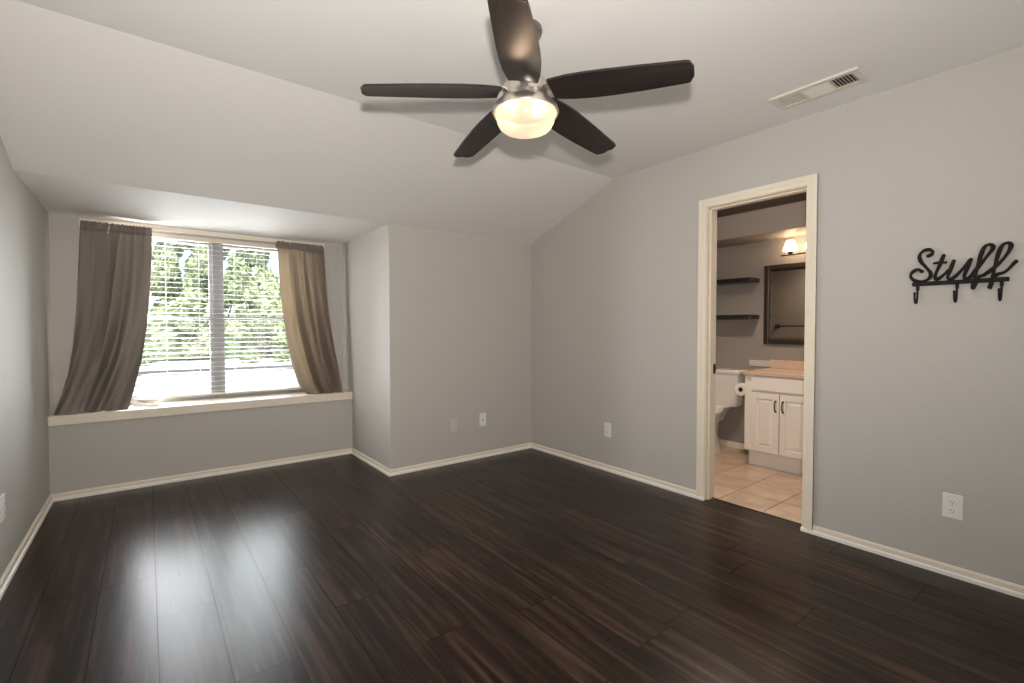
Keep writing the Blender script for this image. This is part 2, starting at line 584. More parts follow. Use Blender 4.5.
baseboard('baseboard_left', [(XL, 0, YR, YS - BT, 'y', 1, 0, 0)], 'cream baseboard along the left wall')
baseboard('baseboard_window', [(XL, XD, YS, 0, 'x', -1, 0, -BT)], 'cream baseboard below the window seat')
baseboard('baseboard_alcove', [(XD, 0, YB - BT, YS, 'y', -1, -0.007, 0)], 'cream baseboard on the alcove side wall')
baseboard('baseboard_back', [(XD, XR, YB, 0, 'x', -1, -ST, 0)], 'cream baseboard along the short back wall')
baseboard('baseboard_right', [(XR, 0, D1 + 0.060, YB, 'y', -1, -0.06, 0), (XR, 0, YR, D0 - 0.062, 'y', -1, 0, 0.062)], 'cream baseboard along the wall with the doorway')

# doorway casing and jamb
dj = MB()
for (a, b) in ((D0 - CASE, D0), (D1, D1 + CASE)):
    dj.box(XR - 0.002, XR + T + 0.002, a, b, 0, DH)
dj.box(XR - 0.002, XR + T + 0.002, D0 - CASE, D1 + CASE, DH, DH + CASE)
door1 = struct('door_1', dj, M_TRIM, label='cream cased doorway into the bathroom', cat='doorway')
cs = MB()
for sx, off in ((-1, XR), (1, XR + T)):
    for (t0, t1, th) in ((0.004, 0.060, 0.012), (0.030, 0.060, 0.017)):
        f0 = off + sx * 0.0; f1 = off + sx * th
        cs.box(f0, f1, D1 + t0, D1 + t1, 0.0, DH + t1)
        cs.box(f0, f1, D0 - t1, D0 - t0, 0.0, DH + t1)
        cs.box(f0, f1, D0 - t0, D1 + t0, DH + t0, DH + t1)
build('casing', cs, M_TRIM, door1, bevel=0.002)
st = MB()
sx0, sx1 = XR + 0.030, XR + 0.068
st.box(sx0, sx1, D1 - 0.011, D1, 0, DH); st.box(sx0, sx1, D0, D0 + 0.008, 0, DH); st.box(sx0, sx1, D0, D1, DH - 0.011, DH)
build('door_stop', st, M_TRIM, door1, bevel=0.002)
sp = MB().box(XR + 0.090, XR + 0.118, D1 - 0.003, D1 + 0.001, 0.885, 0.955)
sp.box(XR + 0.118, XR + 0.126, D1 - 0.004, D1 + 0.001, 0.905, 0.935)
tag(build('strike_plate', sp, M_DKMET, door1, bevel=0.001), 'dark metal strike plate')

# ------------------------------------------------------------------ window unit
FX0, FX1, FZ0, FZ1 = WX0, WX1, WZ0 - 0.02, WZ1
FY = YW + 0.055
MX = 0.492
wf = MB()
wf.box(FX0, FX0 + 0.035, FY, FY + 0.06, FZ0, FZ1); wf.box(FX1 - 0.035, FX1, FY, FY + 0.06, FZ0, FZ1)
wf.box(FX0, FX1, FY, FY + 0.06, FZ1 - 0.03, FZ1); wf.box(FX0, FX1, FY, FY + 0.06, FZ0, FZ0 + 0.035)
wf.box(MX - 0.030, MX + 0.030, FY - 0.005, FY + 0.06, FZ0, FZ1)
win = struct('window_1', wf, M_VINYL, label='double window with two sashes each side of a centre post', cat='window')
for (a, b) in ((FX0 + 0.035, MX - 0.03), (MX + 0.03, FX1 - 0.035)):
    for (z0, z1, dy) in ((1.285, FZ1 - 0.03, 0.032), (FZ0 + 0.035, 1.318, 0.010)):
        s = MB(); t = 0.026
        y0, y1 = FY + dy, FY + dy + 0.022
        s.box(a, a + t, y0, y1, z0, z1); s.box(b - t, b, y0, y1, z0, z1)
        s.box(a + t, b - t, y0, y1, z0, z0 + 0.032); s.box(a + t, b - t, y0, y1, z1 - 0.032, z1)
        so = build('sash', s, M_VINYL, win, bevel=0.002)
        g = MB().box(a + t - 0.004, b - t + 0.004, y0 + 0.009, y0 + 0.013, z0 + 0.028, z1 - 0.028)
        build('pane', g, M_GLASS, so)

# blind
bl = thing('window_blind', ((WX0 + WX1) / 2, YW + 0.02, WZ0), 'wide white slatted blind lowered over the window between the two curtains', 'blind')
bx0, bx1 = WX0 + 0.0015, WX1 - 0.0015
mb = MB().box(bx0, bx1, YW - 0.004, YW + 0.050, WZ1 - 0.042, WZ1 - 0.002)
build('head_rail', mb, M_RAIL, bl, bevel=0.004)
zs = 0.668
nsl = 31
pitch = (WZ1 - 0.062 - zs) / (nsl - 1)
slat_me = None
tilt_of = lambda i: math.radians(2.0)
for i in range(nsl):
    z = zs + i * pitch
    if slat_me is None:
        s = MB()
        prof = [(-0.022, 0.0), (-0.011, 0.0008), (0.0, 0.0011), (0.011, 0.0008), (0.022, 0.0)]
        poly = prof + [(y, q - 0.0012) for y, q in reversed(prof)]
        s.prism(poly, bx0, bx1, 'x')
        o = build('slat', s, M_BLIND, bl, loc=(0, 0, 0))
        slat_me = o
    else:
        o = slat_me.copy(); COL.objects.link(o); o.parent = bl
    o.location = Vector((0, YW + 0.022, z)) - bl.location
    dz = 0
    ti = 6 + 1.0 * math.sin(i * 1.7)
    if i == 8:
        ti = 20
    o.rotation_euler = (math.radians(ti), math.radians(0.12 * math.sin(i * 2.3)), 0)
mb = MB()
tl = Matrix.Translation((0.495, YW + 0.022, 0.643)) @ Matrix.Rotation(math.radians(0.55), 4, 'Y')
mb.box(bx0 - 0.495, bx1 - 0.495, -0.026, 0.026, -0.009, 0.009, tl)
build('bottom_rail', mb, M_RAIL, bl, bevel=0.003)
for x in (-0.08, 0.13, 0.36, 0.62, 0.86, 1.08):
    mb = MB()
    for dy in (-0.0245, 0.0245):
        mb.tube([(x, YW + 0.022 + dy, 0.645), (x, YW + 0.022 + dy, WZ1 - 0.04)], 0.0012, 6)
    build('ladder_cord', mb, M_CORD, bl)
mb = MB().tube([(0.80, YW - 0.012, WZ1 - 0.045), (0.80, YW - 0.014, 1.05)], 0.0022, 6)
mb.lathe([(0.003, 0.0), (0.006, 0.004), (0.005, 0.03), (0.002, 0.036)], 10, Matrix.Translation((0.80, YW - 0.014, 1.018)))
build('pull_cord', mb, M_CORD, bl)

# ------------------------------------------------------------------ curtain rod and curtains
rod = thing('curtain_rod', (0.497, 4.745, 2.0), 'flat cream curtain rod across the top of the window holding both curtains', 'curtain rod')
mb = MB().box(-0.385, 1.378, 4.754, 4.762, 2.000, 2.036)
build('bar', mb, M_TRIM, rod, bevel=0.003)
for x in (-0.385, 1.372):
    mb = MB().box(x, x + 0.006, 4.762, YW, 2.003, 2.032)
    mb.box(x - 0.008, x + 0.014, YW - 0.006, YW, 1.975, 2.040)
    build('wall_bracket', mb, M_TRIM, rod, bevel=0.001)


def lerp_tab(tab, z):
    """tab of (x, z) from top to bottom, smooth enough piecewise-linear in z"""
    for (x0, z0), (x1, z1) in zip(tab, tab[1:]):
        if z <= z0 and z >= z1:
            t = (z0 - z) / (z0 - z1)
            return x0 + (x1 - x0) * t
    return tab[0][0] if z > tab[0][1] else tab[-1][0]


def ycurve(z):
    t = max(0.0, min(1.0, ((2.04 - z) / 1.44 - 0.3) / 0.7))
    return 4.728 - 0.024 * min(1, max(0, (2.0 - z) / 0.12)) - 0.084 * t ** 1.5


def curtain(name, left, right, seed, folds, bow, label, pool, mat_):
    rng = random.Random(seed)
    root = thing(name, ((left[0][0] + right[0][0]) / 2, 4.74, SILL1), label, 'curtain', None)
    nu, nv = 120, 90
    ztop, zbot = 2.014, SILL1 + 0.006
    ph = [rng.random() * 6.28 for _ in range(6)]
    vs = []
    warp = [0.0]
    for i in range(nu):
        warp.append(warp[-1] + 0.55 + rng.random() * 0.9 + 0.5 * math.sin(i / nu * 9 + ph[0]))
    warp = [a / warp[-1] for a in warp]
    for j in range(nv + 1):
        v = j / nv
        z = ztop + (zbot - ztop) * v
        xl = lerp_tab(left, z); xr = lerp_tab(right, z)
        yb = ycurve(z)
        top = max(0.0, 1 - v / 0.10)
        for i in range(nu + 1):
            u = i / nu
            uu = warp[i]
            # fine gathers at the rod melting into broad soft folds below
            fine = math.sin(uu * 2 * PI * folds * 1.9 + ph[1]) * 0.006 * (0.35 + 0.65 * top) * (1 - 0.75 * min(1, v * 2.2))
            drift = bow * v * v
            broad = (math.sin((uu + drift) * 2 * PI * folds * 0.52 + ph[2]) * 0.62
                     + math.sin((uu + drift * 0.6) * 2 * PI * folds * 0.83 + ph[3]) * 0.38) * (0.022 + 0.040 * min(1, v * 1.3))
            crease = -0.034 * math.exp(-((u - 0.55 + bow * 0.5 * v) / 0.035) ** 2) * min(1, v * 4) * (1 - 0.4 * v)
            y = yb + fine + (broad + crease) * (1 - 0.85 * top)
            edge = min(u, 1 - u)
            y += -0.004 * math.exp(-(edge / 0.02) ** 2)
            x = xl + (xr - xl) * (u * 0.75 + uu * 0.25)
            zz = z + (0.004 * math.sin(uu * 2 * PI * folds * 3.1 + ph[3]) - 0.003) * max(0.0, 1 - v / 0.03)
            if pool:
                # the last hand of cloth lies down on the seat board, spreading forward with a wavy edge
                b = max(0.0, (v - 0.93) / 0.07)
                c = max(0.0, (v - 0.86) / 0.14)
                y += -0.034 * c * c * (0.75 + 0.35 * math.sin(u * 13 + ph[4])) - 0.026 * b * b
                zz = max(SILL1 + 0.0035 + 0.010 * (1 - b) * abs(math.sin(u * 19 + ph[5])), zz - 0.030 * c ** 0.8)
                y = max(y, 4.548)
            y = min(y, 4.765) if v > 0.02 else y
            vs.append((x, y, zz))
    fs = []
    k = nu + 1
    jp = int(nv * 0.055)
    for j in range(jp, nv):
        for i in range(nu):
            fs.append((j * k + i, j * k + i + 1, (j + 1) * k + i + 1, (j + 1) * k + i))
    m1 = MB().add(vs, fs)
    panel = build('panel', clean(m1), mat_, root, smooth=True)
    sol = panel.modifiers.new('thick', 'SOLIDIFY'); sol.thickness = 0.0016
    fs = []
    for j in range(0, jp):
        for i in range(nu):
            fs.append((j * k + i, j * k + i + 1, (j + 1) * k + i + 1, (j + 1) * k + i))
    m2 = MB().add(vs, fs)
    # back layer of the rod pocket
    o = len(m2.v)
    back = [(x, 4.772 + (y - 4.728) * 0.3, z) for (x, y, z) in vs[:(jp + 1) * k]]
    m2.add(back, [tuple(q for q in f) for f in [(j * k + i, (j + 1) * k + i, (j + 1) * k + i + 1, j * k + i + 1) for j in range(jp) for i in range(nu)]])
    h = build('rod_pocket', clean(m2), M_HEM, root, smooth=True)
    s2 = h.modifiers.new('thick', 'SOLIDIFY'); s2.thickness = 0.002
    return root, vs, k


def clean(mb):
    used = sorted({i for f in mb.f for i in f})
    mp = {a: b for b, a in enumerate(used)}
    r = MB()
    r.v = [mb.v[i] for i in used]
    r.f = [tuple(mp[i] for i in f) for f in mb.f]
    return r


LL = [(-0.374, 2.06), (-0.376, 2.01), (-0.390, 1.72), (-0.406, 1.348), (-0.424, 1.09), (-0.457, 0.875), (-0.498, 0.736), (-0.527, 0.65), (-0.538, 0.604)]
LR = [(0.045, 2.06), (0.045, 2.005), (0.038, 1.758), (0.024, 1.518), (0.001, 1.239), (-0.034, 0.981), (-0.080, 0.776), (-0.123, 0.615), (-0.13, 0.60)]
RL = [(0.945, 2.06), (0.946, 1.995), (0.959, 1.658), (0.978, 1.383), (1.009, 1.107), (1.049, 0.877), (1.100, 0.71), (1.18, 0.604)]
RR = [(1.362, 2.06), (1.362, 2.012), (1.386, 1.636), (1.413, 1.296), (1.435, 1.004), (1.457, 0.762), (1.474, 0.608)]
cl, vs, k = curtain('curtain', LL, LR, 3, 5.2, 0.34, 'dark taupe curtain left of the window spilling onto the seat board', True, M_CURTD)
# loose corner of the left curtain trailing on the seat
tc_ = MB()
n = 14
vv = []
for j in range(n + 1):
    for i in range(n + 1):
        u = i / n; v = j / n
        x = -0.16 + 0.22 * u + 0.012 * math.sin(v * 7)
        y = 4.60 + 0.15 * v - 0.012 * math.sin(u * 6)
        z = SILL1 + 0.004 + 0.13 * (1 - u) ** 3 * (0.35 + 0.65 * v) + 0.010 * (1 + math.sin(u * 11 + v * 5)) * (1 - u * 0.7)
        if u > 0.8:
            y -= (u - 0.8) * 0.12 * (v - 0.5) * 2
        vv.append((x, y, z))
tc_.add(vv, [(j * (n + 1) + i, j * (n + 1) + i + 1, (j + 1) * (n + 1) + i + 1, (j + 1) * (n + 1) + i) for j in range(n) for i in range(n)])
tt = build('trailing_corner', tc_, M_CURTD, cl, smooth=True)
sm = tt.modifiers.new('thick', 'SOLIDIFY'); sm.thickness = 0.0016
cr, vs, k = curtain('curtain', RL, RR, 11, 4.6, -0.26, 'tan backlit curtain right of the window, bottom gathered on the seat board', True, M_CURT)

# ------------------------------------------------------------------ ceiling fan
FC = Vector((1.263, 1.536, 0))
fan = thing('ceiling_fan', (FC.x, FC.y, ZC), 'five-blade dark wood ceiling fan with lit glass bowl and nickel housing', 'ceiling fan')


def at(z=0.0):
    return Matrix.Translation((FC.x, FC.y, z))


mb = MB().lathe([(0.068, 2.450), (0.070, 2.436), (0.066, 2.425), (0.060, 2.421), (0.058, 2.408), (0.046, 2.385), (0.026, 2.370), (0.0, 2.368)], 40, at())
tag(build('canopy', mb, M_CANOPY, fan, smooth=True), 'dark metal ceiling canopy')
mb = MB().lathe([(0.0, 2.375), (0.013, 2.375), (0.013, 2.245), (0.0, 2.245)], 20, at())
build('downrod', mb, M_CANOPY, fan, smooth=True)
mb = MB().lathe([(0.0, 2.255), (0.034, 2.253), (0.045, 2.240), (0.060, 2.232), (0.088, 2.222), (0.094, 2.212), (0.094, 2.168), (0.098, 2.164), (0.098, 2.152), (0.094, 2.148), (0.0, 2.148)], 48, at())
build('motor_housing', mb, M_NICKEL, fan, smooth=True)
mb = MB().lathe([(0.0, 2.150), (0.100, 2.150), (0.118, 2.140), (0.133, 2.122), (0.139, 2.104), (0.137, 2.098), (0.131, 2.098), (0.125, 2.112), (0.0, 2.112)], 48, at())
build('light_fitter', mb, M_NICKEL, fan, smooth=True)
prof = [(0.1245, 2.112), (0.1255, 2.100), (0.1235, 2.082), (0.118, 2.062), (0.109, 2.045), (0.097, 2.035), (0.078, 2.029), (0.045, 2.026), (0.0, 2.0255)]
mb = MB().lathe(prof, 56, at(), cap=False)
bowl = tag(build('light_bowl', mb, M_BOWL, fan, smooth=True), 'glowing frosted glass light bowl')
for (dx, dy) in ((-0.070, 0.010), (0.058, -0.020)):
    lp = lamp('bulb', 'POINT', (dx, dy, 2.078 - ZC), 3.6, (1.0, 0.70, 0.46), 0.02)
    lp.parent = fan
# pull chain
pitchb = math.radians(9.0)
droop = math.radians(5.0)


def tabs(tab, t):
    for (a, va_), (b, vb_) in zip(tab, tab[1:]):
        if a <= t <= b:
            q = (t - a) / (b - a)
            return va_ + (vb_ - va_) * q
    return tab[-1][1]


blade0 = None
arm0 = None
for kb in range(5):
    ang = math.radians(10.0 + 72 * kb)
    if blade0 is None:
        # blade built along +x at the origin, then turned into place
        n = 40
        up = []; dn = []
        for i in range(n + 1):
            t = i / n
            x = 0.112 + (0.660 - 0.112) * t
            wd = tabs([(0, .116), (.06, .130), (.15, .145), (.30, .154), (.45, .152), (.65, .142), (.85, .126), (1, .114)], t)
            lead = wd * 0.5 + 0.004 * math.sin(PI * t); trail = wd * 0.5 - 0.004 * math.sin(PI * t)
            # rounded tip
            if t > 0.95:
                q = (t - 0.95) / 0.05
                s = math.sqrt(max(0.0, 1 - q ** 2.6))
                lead = lead * (0.42 + 0.58 * s); trail = trail * (0.42 + 0.58 * s)
            up.append((x, lead)); dn.append((x, -trail))
        outline = up + dn[::-1]
        m = MB(); th = 0.0045
        nc = 6
        # cambered plank: strips across the width
        vs_ = []; fs_ = []
        for (xa, la), (xb, ta) in zip(up, dn):
            for side in (1, -1):
                for c in range(nc + 1):
                    w_ = la + (ta - la) * c / nc
                    cam_ = -0.003 * (1 - ((2 * c / nc - 1) ** 2)) * -1
                    vs_.append((xa, w_, side * th + cam_ - 0.005))
        row = 2 * (nc + 1)
        for i in range(n):
            a = i * row; b = (i + 1) * row
            for c in range(nc):
                fs_.append((a + c, a + c + 1, b + c + 1, b + c))
                fs_.append((a + nc + 1 + c, b + nc + 1 + c, b + nc + 2 + c, a + nc + 2 + c))
            fs_.append((a, b, b + nc + 1, a + nc + 1))
            fs_.append((a + nc, a + 2 * nc + 1, b + 2 * nc + 1, b + nc))
        for i in (0, n):
            a = i * row
            for c in range(nc):
                fs_.append((a + c, a + nc + 1 + c, a + nc + 2 + c, a + c + 1))
        m.add(vs_, fs_)
        blade0 = build('blade', m, M_BLADE, fan, loc=(0, 0, 0), smooth=True)
        o = blade0
        a_ = MB()
        a_.prism([(0.080, -0.022), (0.150, -0.030), (0.205, -0.034), (0.215, -0.022), (0.215, 0.022), (0.205, 0.034), (0.150, 0.030), (0.085, 0.022)], 0.006, 0.012)
        for sx, sy in ((0.165, 0.018), (0.165, -0.018), (0.198, 0.0)):
            a_.lathe([(0.0, 0.012), (0.006, 0.012), (0.005, 0.015), (0.0, 0.016)], 10, Matrix.Translation((sx, sy, 0)))
        arm0 = build('blade_arm', a_, M_NICKEL, blade0, loc=(0, 0, 0), bevel=0.001)
    else:
        o = blade0.copy(); COL.objects.link(o); o.parent = fan
        c = arm0.copy(); COL.objects.link(c); c.parent = o
    o.location = (0, 0, 2.193 - ZC)
    o.rotation_mode = 'XYZ'
    o.rotation_euler = (Matrix.Rotation(ang, 4, 'Z') @ Matrix.Rotation(droop, 4, 'Y') @ Matrix.Rotation(-pitchb, 4, 'X')).to_euler('XYZ')

# ------------------------------------------------------------------ ceiling vent
vx0, vx1, vy0, vy1 = 2.685, 2.868, 0.785, 1.190
vent = thing('air_vent', ((vx0 + vx1) / 2, (vy0 + vy1) / 2, ZC), 'cream louvred air vent in the ceiling right of the fan', 'air vent')
ix0, ix1, iy0, iy1 = vx0 + 0.030, vx1 - 0.034, vy0 + 0.032, vy1 - 0.028
mb = MB().box(ix0 - 0.004, ix1 + 0.004, iy0 - 0.004, iy1 + 0.004, ZC - 0.003, ZC)
tag(build('duct_backing', mb, M_DUCT, vent), 'dark plate painted as the shade in the duct')  # dark colour stands in for the shade behind the louvres
mb = MB()
zb, zt = ZC - 0.013, ZC
mb.box(vx0, ix0, vy0, vy1, zb, zt); mb.box(ix1, vx1, vy0, vy1, zb, zt)
mb.box(ix0, ix1, vy0, iy0, zb, zt); mb.box(ix0, ix1, iy1, vy1, zb, zt)
ya, yb_ = 0.918, 1.043
mb.box(ix0, ix1, ya - 0.004, ya + 0.004, zb, zt); mb.box(ix0, ix1, yb_ - 0.004, yb_ + 0.004, zb, zt)
build('vent_frame', mb, M_VENT, vent, bevel=0.003)
for (p0, p1, n_, axis, tiltv) in ((iy0, ya - 0.004, 7, 'y', 42), (yb_ + 0.004, iy1, 8, 'y', -42), (ix0, ix1, 9, 'x', 40)):
    for i in range(n_):
        c = p0 + (p1 - p0) * (i + 0.5) / n_
        mb = MB()
        if axis == 'y':
            Mx = Matrix.Translation(((ix0 + ix1) / 2, c, ZC - 0.0085)) @ Matrix.Rotation(math.radians(tiltv), 4, 'X')
            hw = (ix1 - ix0) / 2
            bw = 0.0062 if tiltv > 0 else 0.0046
            mb.box(-hw, hw, -bw, bw, -0.0006, 0.0006, Mx)
        else:
            Mx = Matrix.Translation((c, (ya + yb_) / 2, ZC - 0.0085)) @ Matrix.Rotation(math.radians(tiltv), 4, 'Y')
            hw = (yb_ - ya) / 2 - 0.004
            mb.box(-0.0056, 0.0056, -hw, hw, -0.0006, 0.0006, Mx)
        build('louvre', mb, M_VENT, vent)
for y in (vy0 + 0.014, vy1 - 0.012):
    mb = MB().lathe([(0.0, -0.003), (0.003, -0.0025), (0.004, 0.0)], 10, Matrix.Translation(((vx0 + vx1) / 2, y, zb)))
    build('screw', mb, M_VENT, vent)

# ------------------------------------------------------------------ wall hook rack with lettering
rack = thing('hook_rack', (3.075, 0.475, 1.42), 'black metal hook rack on the wall spelling Stuff in script', 'hook rack')
XS = 3.066


def stroke(pts, r, n=7):
    return [Vector((XS, a, b)) for a, b, _ in spline([(y, z, 0) for y, z in pts], n)]


lt = MB()
S_ = [(0.588, 1.563), (0.576, 1.569), (0.571, 1.582), (0.585, 1.594), (0.607, 1.590), (0.621, 1.569), (0.615, 1.538), (0.594, 1.506), (0.577, 1.476), (0.584, 1.450), (0.612, 1.439), (0.640, 1.447), (0.654, 1.468), (0.647, 1.490), (0.626, 1.500), (0.611, 1.489)]
t_ = [(0.531, 1.558), (0.545, 1.512), (0.560, 1.467), (0.555, 1.446), (0.538, 1.456), (0.512, 1.484)]
x_ = [(0.564, 1.524), (0.543, 1.526), (0.523, 1.524)]
u_ = [(0.494, 1.527), (0.507, 1.480), (0.514, 1.451), (0.503, 1.441), (0.480, 1.462), (0.448, 1.508), (0.436, 1.526)]
v_ = [(0.435, 1.527), (0.450, 1.477), (0.456, 1.448), (0.448, 1.437), (0.432, 1.450)]
f_ = [(0.432, 1.450), (0.406, 1.495), (0.378, 1.541), (0.362, 1.572), (0.371, 1.589), (0.389, 1.581), (0.402, 1.541), (0.414, 1.474), (0.423, 1.417), (0.425, 1.391), (0.417, 1.409), (0.410, 1.441), (0.390, 1.451)]
g_ = [(0.390, 1.451), (0.355, 1.483), (0.323, 1.527), (0.305, 1.570), (0.313, 1.588), (0.332, 1.580), (0.345, 1.540), (0.356, 1.478), (0.365, 1.412), (0.370, 1.388), (0.362, 1.412), (0.351, 1.446), (0.320, 1.461), (0.289, 1.502)]
for pts, r0 in ((S_, 0.009), (t_, 0.009), (x_, 0.0065), (u_, 0.009), (v_, 0.009), (f_, 0.0088), (g_, 0.0088)):
    P = stroke(pts, r0)
    rs = [r0 * (0.85 + 0.15 * math.sin(i * 0.35)) for i in range(len(P))]
    lt.tube(P, rs, 8)
    for e in (P[0], P[-1]):
        lt.lathe([(0.0, -r0), (r0 * 0.7, -r0 * 0.7), (r0, 0.0), (r0 * 0.7, r0 * 0.7), (0.0, r0)], 8, Matrix.Translation(e))
build('lettering', lt, M_BLACK, rack, smooth=True)
mb = MB().box(XS - 0.005, XR, 0.308, 0.648, 1.4165, 1.4365)
build('rail', mb, M_BLACK, rack, bevel=0.003)
for y in (0.627, 0.481, 0.332):
    P = spline([(XS + 0.006, y, 1.420), (XS + 0.004, y, 1.385), (XS + 0.003, y + 0.001, 1.350), (XS - 0.006, y + 0.002, 1.332), (XS - 0.020, y + 0.003, 1.334), (XS - 0.028, y + 0.004, 1.352), (XS - 0.030, y + 0.004, 1.378)], 5)
    mb = MB().tube(P, 0.0045, 8)
    mb.lathe([(0.0, -0.006), (0.0045, -0.004), (0.006, 0.0), (0.0045, 0.004), (0.0, 0.006)], 10, Matrix.Translation((XS - 0.030, y + 0.004, 1.380)))
    mb.box(XS + 0.002, XS + 0.012, y - 0.006, y + 0.006, 1.395, 1.425)
    build('hook', mb, M_BLACK, rack, smooth=True)


# ------------------------------------------------------------------ outlets (built facing -y at the origin)
def outlet(loc, rotz, label, kind, group=None):
    names = {'duplex': 'wall_outlet', 'jack': 'wall_jack', 'blank': 'blank_plate', 'plug': 'wall_outlet'}
    cats = {'duplex': 'outlet', 'jack': 'wall jack', 'blank': 'cover plate', 'plug': 'outlet'}
    t = thing(names[kind], (0, 0, 0), label, cats[kind], group)
    pm = M_GREYP if kind == 'blank' else M_WHITE
    W, H = (0.037, 0.060)
    b = MB().box(-W, W, -0.006, 0.0, -H, H)
    build('cover_plate', b, pm, t, bevel=0.003)
    if kind in ('duplex', 'plug'):
        for zc in (0.021, -0.021):
            poly = []
            for i in range(20):
                a = 2 * PI * i / 20
                poly.append((0.0175 * math.cos(a), zc + max(-0.0125, min(0.0125, 0.0175 * math.sin(a)))))
            q = MB().prism(poly, -0.0085, -0.005, 'y')
            rc = build('receptacle', q, pm, t)
            s_ = MB()
            s_.box(-0.0075, -0.0050, -0.0090, -0.0084, zc - 0.001, zc + 0.008)
            s_.box(0.0050, 0.0075, -0.0090, -0.0084, zc - 0.000, zc + 0.007)
            s_.lathe([(0.0, 0.0), (0.0026, 0.0), (0.0026, 0.0006), (0.0, 0.0006)], 10, Matrix.Translation((0, -0.0084, zc - 0.0075)) @ Matrix.Rotation(PI / 2, 4, 'X'))
            tag(build('slots', s_, M_SLOT, rc), 'dark socket slots')
        q = MB().lathe([(0.0, 0.0), (0.0025, 0.0), (0.0025, 0.0010), (0.0, 0.0013)], 10, Matrix.Translation((0, -0.006, 0)) @ Matrix.Rotation(PI / 2, 4, 'X'))
        build('screw', q, M_NICKEL, t)
    elif kind == 'jack':
        q = MB().box(-0.009, 0.009, -0.0085, -0.005, -0.011, 0.011)
        j = build('jack_socket', q, pm, t, bevel=0.001)
        q = MB().box(-0.0055, 0.0055, -0.0092, -0.0083, -0.006, 0.006)
        tag(build('jack_opening', q, M_SLOT, j), 'dark jack opening')
    if kind in ('jack', 'blank'):
        for zc in (0.042, -0.042):
            q = MB().lathe([(0.0, 0.0), (0.0025, 0.0), (0.0025, 0.0010), (0.0, 0.0013)], 10, Matrix.Translation((0, -0.006, zc)) @ Matrix.Rotation(PI / 2, 4, 'X'))
            build('screw', q, pm, t)
    t.location = loc
    t.rotation_euler = (0, 0, rotz)
    return t


outlet((XR, 0.480, 0.341), PI / 2 * -1, 'white double outlet low on the right wall below the hook rack', 'duplex')
outlet((XR, 2.645, 0.349), -PI / 2, 'white double outlet on the right wall left of the doorway', 'duplex')
outlet((2.480, YB, 0.356), 0, 'white jack plate on the back wall near the room corner', 'jack')
outlet((2.160, YB, 0.347), 0, 'wall-coloured blank cover plate on the back wall', 'blank')
outlet((XL, 3.212, 0.362), PI / 2, 'white outlet at the left photo edge on the left wall', 'duplex')

# ------------------------------------------------------------------ bathroom
BX0, BX1, BY0, BY1, BZ = XR + T, 4.70, 0.85, 3.00, 2.262
tl_ = MB()
tg = MB()
ts = 0.3085
gx = [3.462 + ts * k for k in range(-1, 5)]
gy = [1.723 + ts * k for k in range(-3, 5)]
for i in range(len(gx) - 1):
    for j in range(len(gy) - 1):
        x0 = max(gx[i], XR + 0.088); x1 = min(gx[i + 1], BX1)
        y0 = max(gy[j], BY0); y1 = min(gy[j + 1], BY1)
        if i == 0 and not (y1 > D0 and y0 < D1):
            x0 = BX0
        if x1 - x0 < 0.01 or y1 - y0 < 0.01:
            continue
        if x0 < BX0:
            if y1 < D0 or y0 > D1: x0 = BX0
            else:
                yy0, yy1 = max(y0, D0), min(y1, D1)
                tl_.box(x0, BX0 - 0.0025, yy0 + 0.002, yy1 - 0.002, -0.006, 0.0)
                x0 = BX0 - 0.0025
        tl_.box(x0 + 0.0025, x1 - 0.0025, y0 + 0.0025, y1 - 0.0025, -0.006, 0.0)
# joined only inside the doorway strip: grout bed beneath
bf = struct('floor_bathroom', tl_, M_TILE, label='beige square tile floor of the bathroom', cat='floor')
mb = MB().box(XR + 0.086, BX1, BY0, BY1, -0.12, -0.0025)
build('grout', mb, M_GROUT, bf)
mb = MB().box(XR + 0.080, XR + 0.090, D0, D1, -0.006, 0.003)
struct('trim_2', mb, M_DOORB, label='dark floor edge strip in the bathroom doorway', cat='trim')
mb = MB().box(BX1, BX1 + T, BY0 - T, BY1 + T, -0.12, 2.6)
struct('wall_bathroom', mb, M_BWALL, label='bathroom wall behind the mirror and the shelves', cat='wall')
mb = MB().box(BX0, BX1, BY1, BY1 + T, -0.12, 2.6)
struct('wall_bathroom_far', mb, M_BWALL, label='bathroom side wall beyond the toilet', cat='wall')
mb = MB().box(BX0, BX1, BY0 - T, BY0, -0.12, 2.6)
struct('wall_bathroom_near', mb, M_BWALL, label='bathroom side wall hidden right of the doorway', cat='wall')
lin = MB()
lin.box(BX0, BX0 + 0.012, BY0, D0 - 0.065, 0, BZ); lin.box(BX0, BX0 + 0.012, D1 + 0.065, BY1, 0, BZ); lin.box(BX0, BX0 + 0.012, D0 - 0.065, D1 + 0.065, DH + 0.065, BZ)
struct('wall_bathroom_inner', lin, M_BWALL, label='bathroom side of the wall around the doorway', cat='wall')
mb = MB().box(BX0, BX1, BY0, BY1, BZ, BZ + 0.1)
struct('ceiling_bathroom', mb, M_BCEIL, label='bathroom ceiling with its shade put in as dark brown', cat='ceiling')
mb = MB().box(4.30, BX1, BY0, BY1, 2.045, BZ)
struct('ceiling_soffit', mb, M_BWALL, label='grey soffit box above the bathroom mirror', cat='soffit')
mb = MB().prism([(BX1, 0), (BX1 - 0.014, 0), (BX1 - 0.014, 0.050), (BX1 - 0.008, 0.058), (BX1, 0.058)], 2.0, BY1, 'y')
struct('baseboard_bathroom', mb, M_TRIM, label='cream baseboard behind the toilet', cat='baseboard')
# grey splash ledge left of the counter
mb = MB().box(BX1 - 0.014, BX1, 2.035, 2.23, 0.842, 0.900)
struct('trim_3', mb, M_GREYP, label='narrow grey splash strip on the wall above the toilet tank', cat='trim', bevel=0.003)

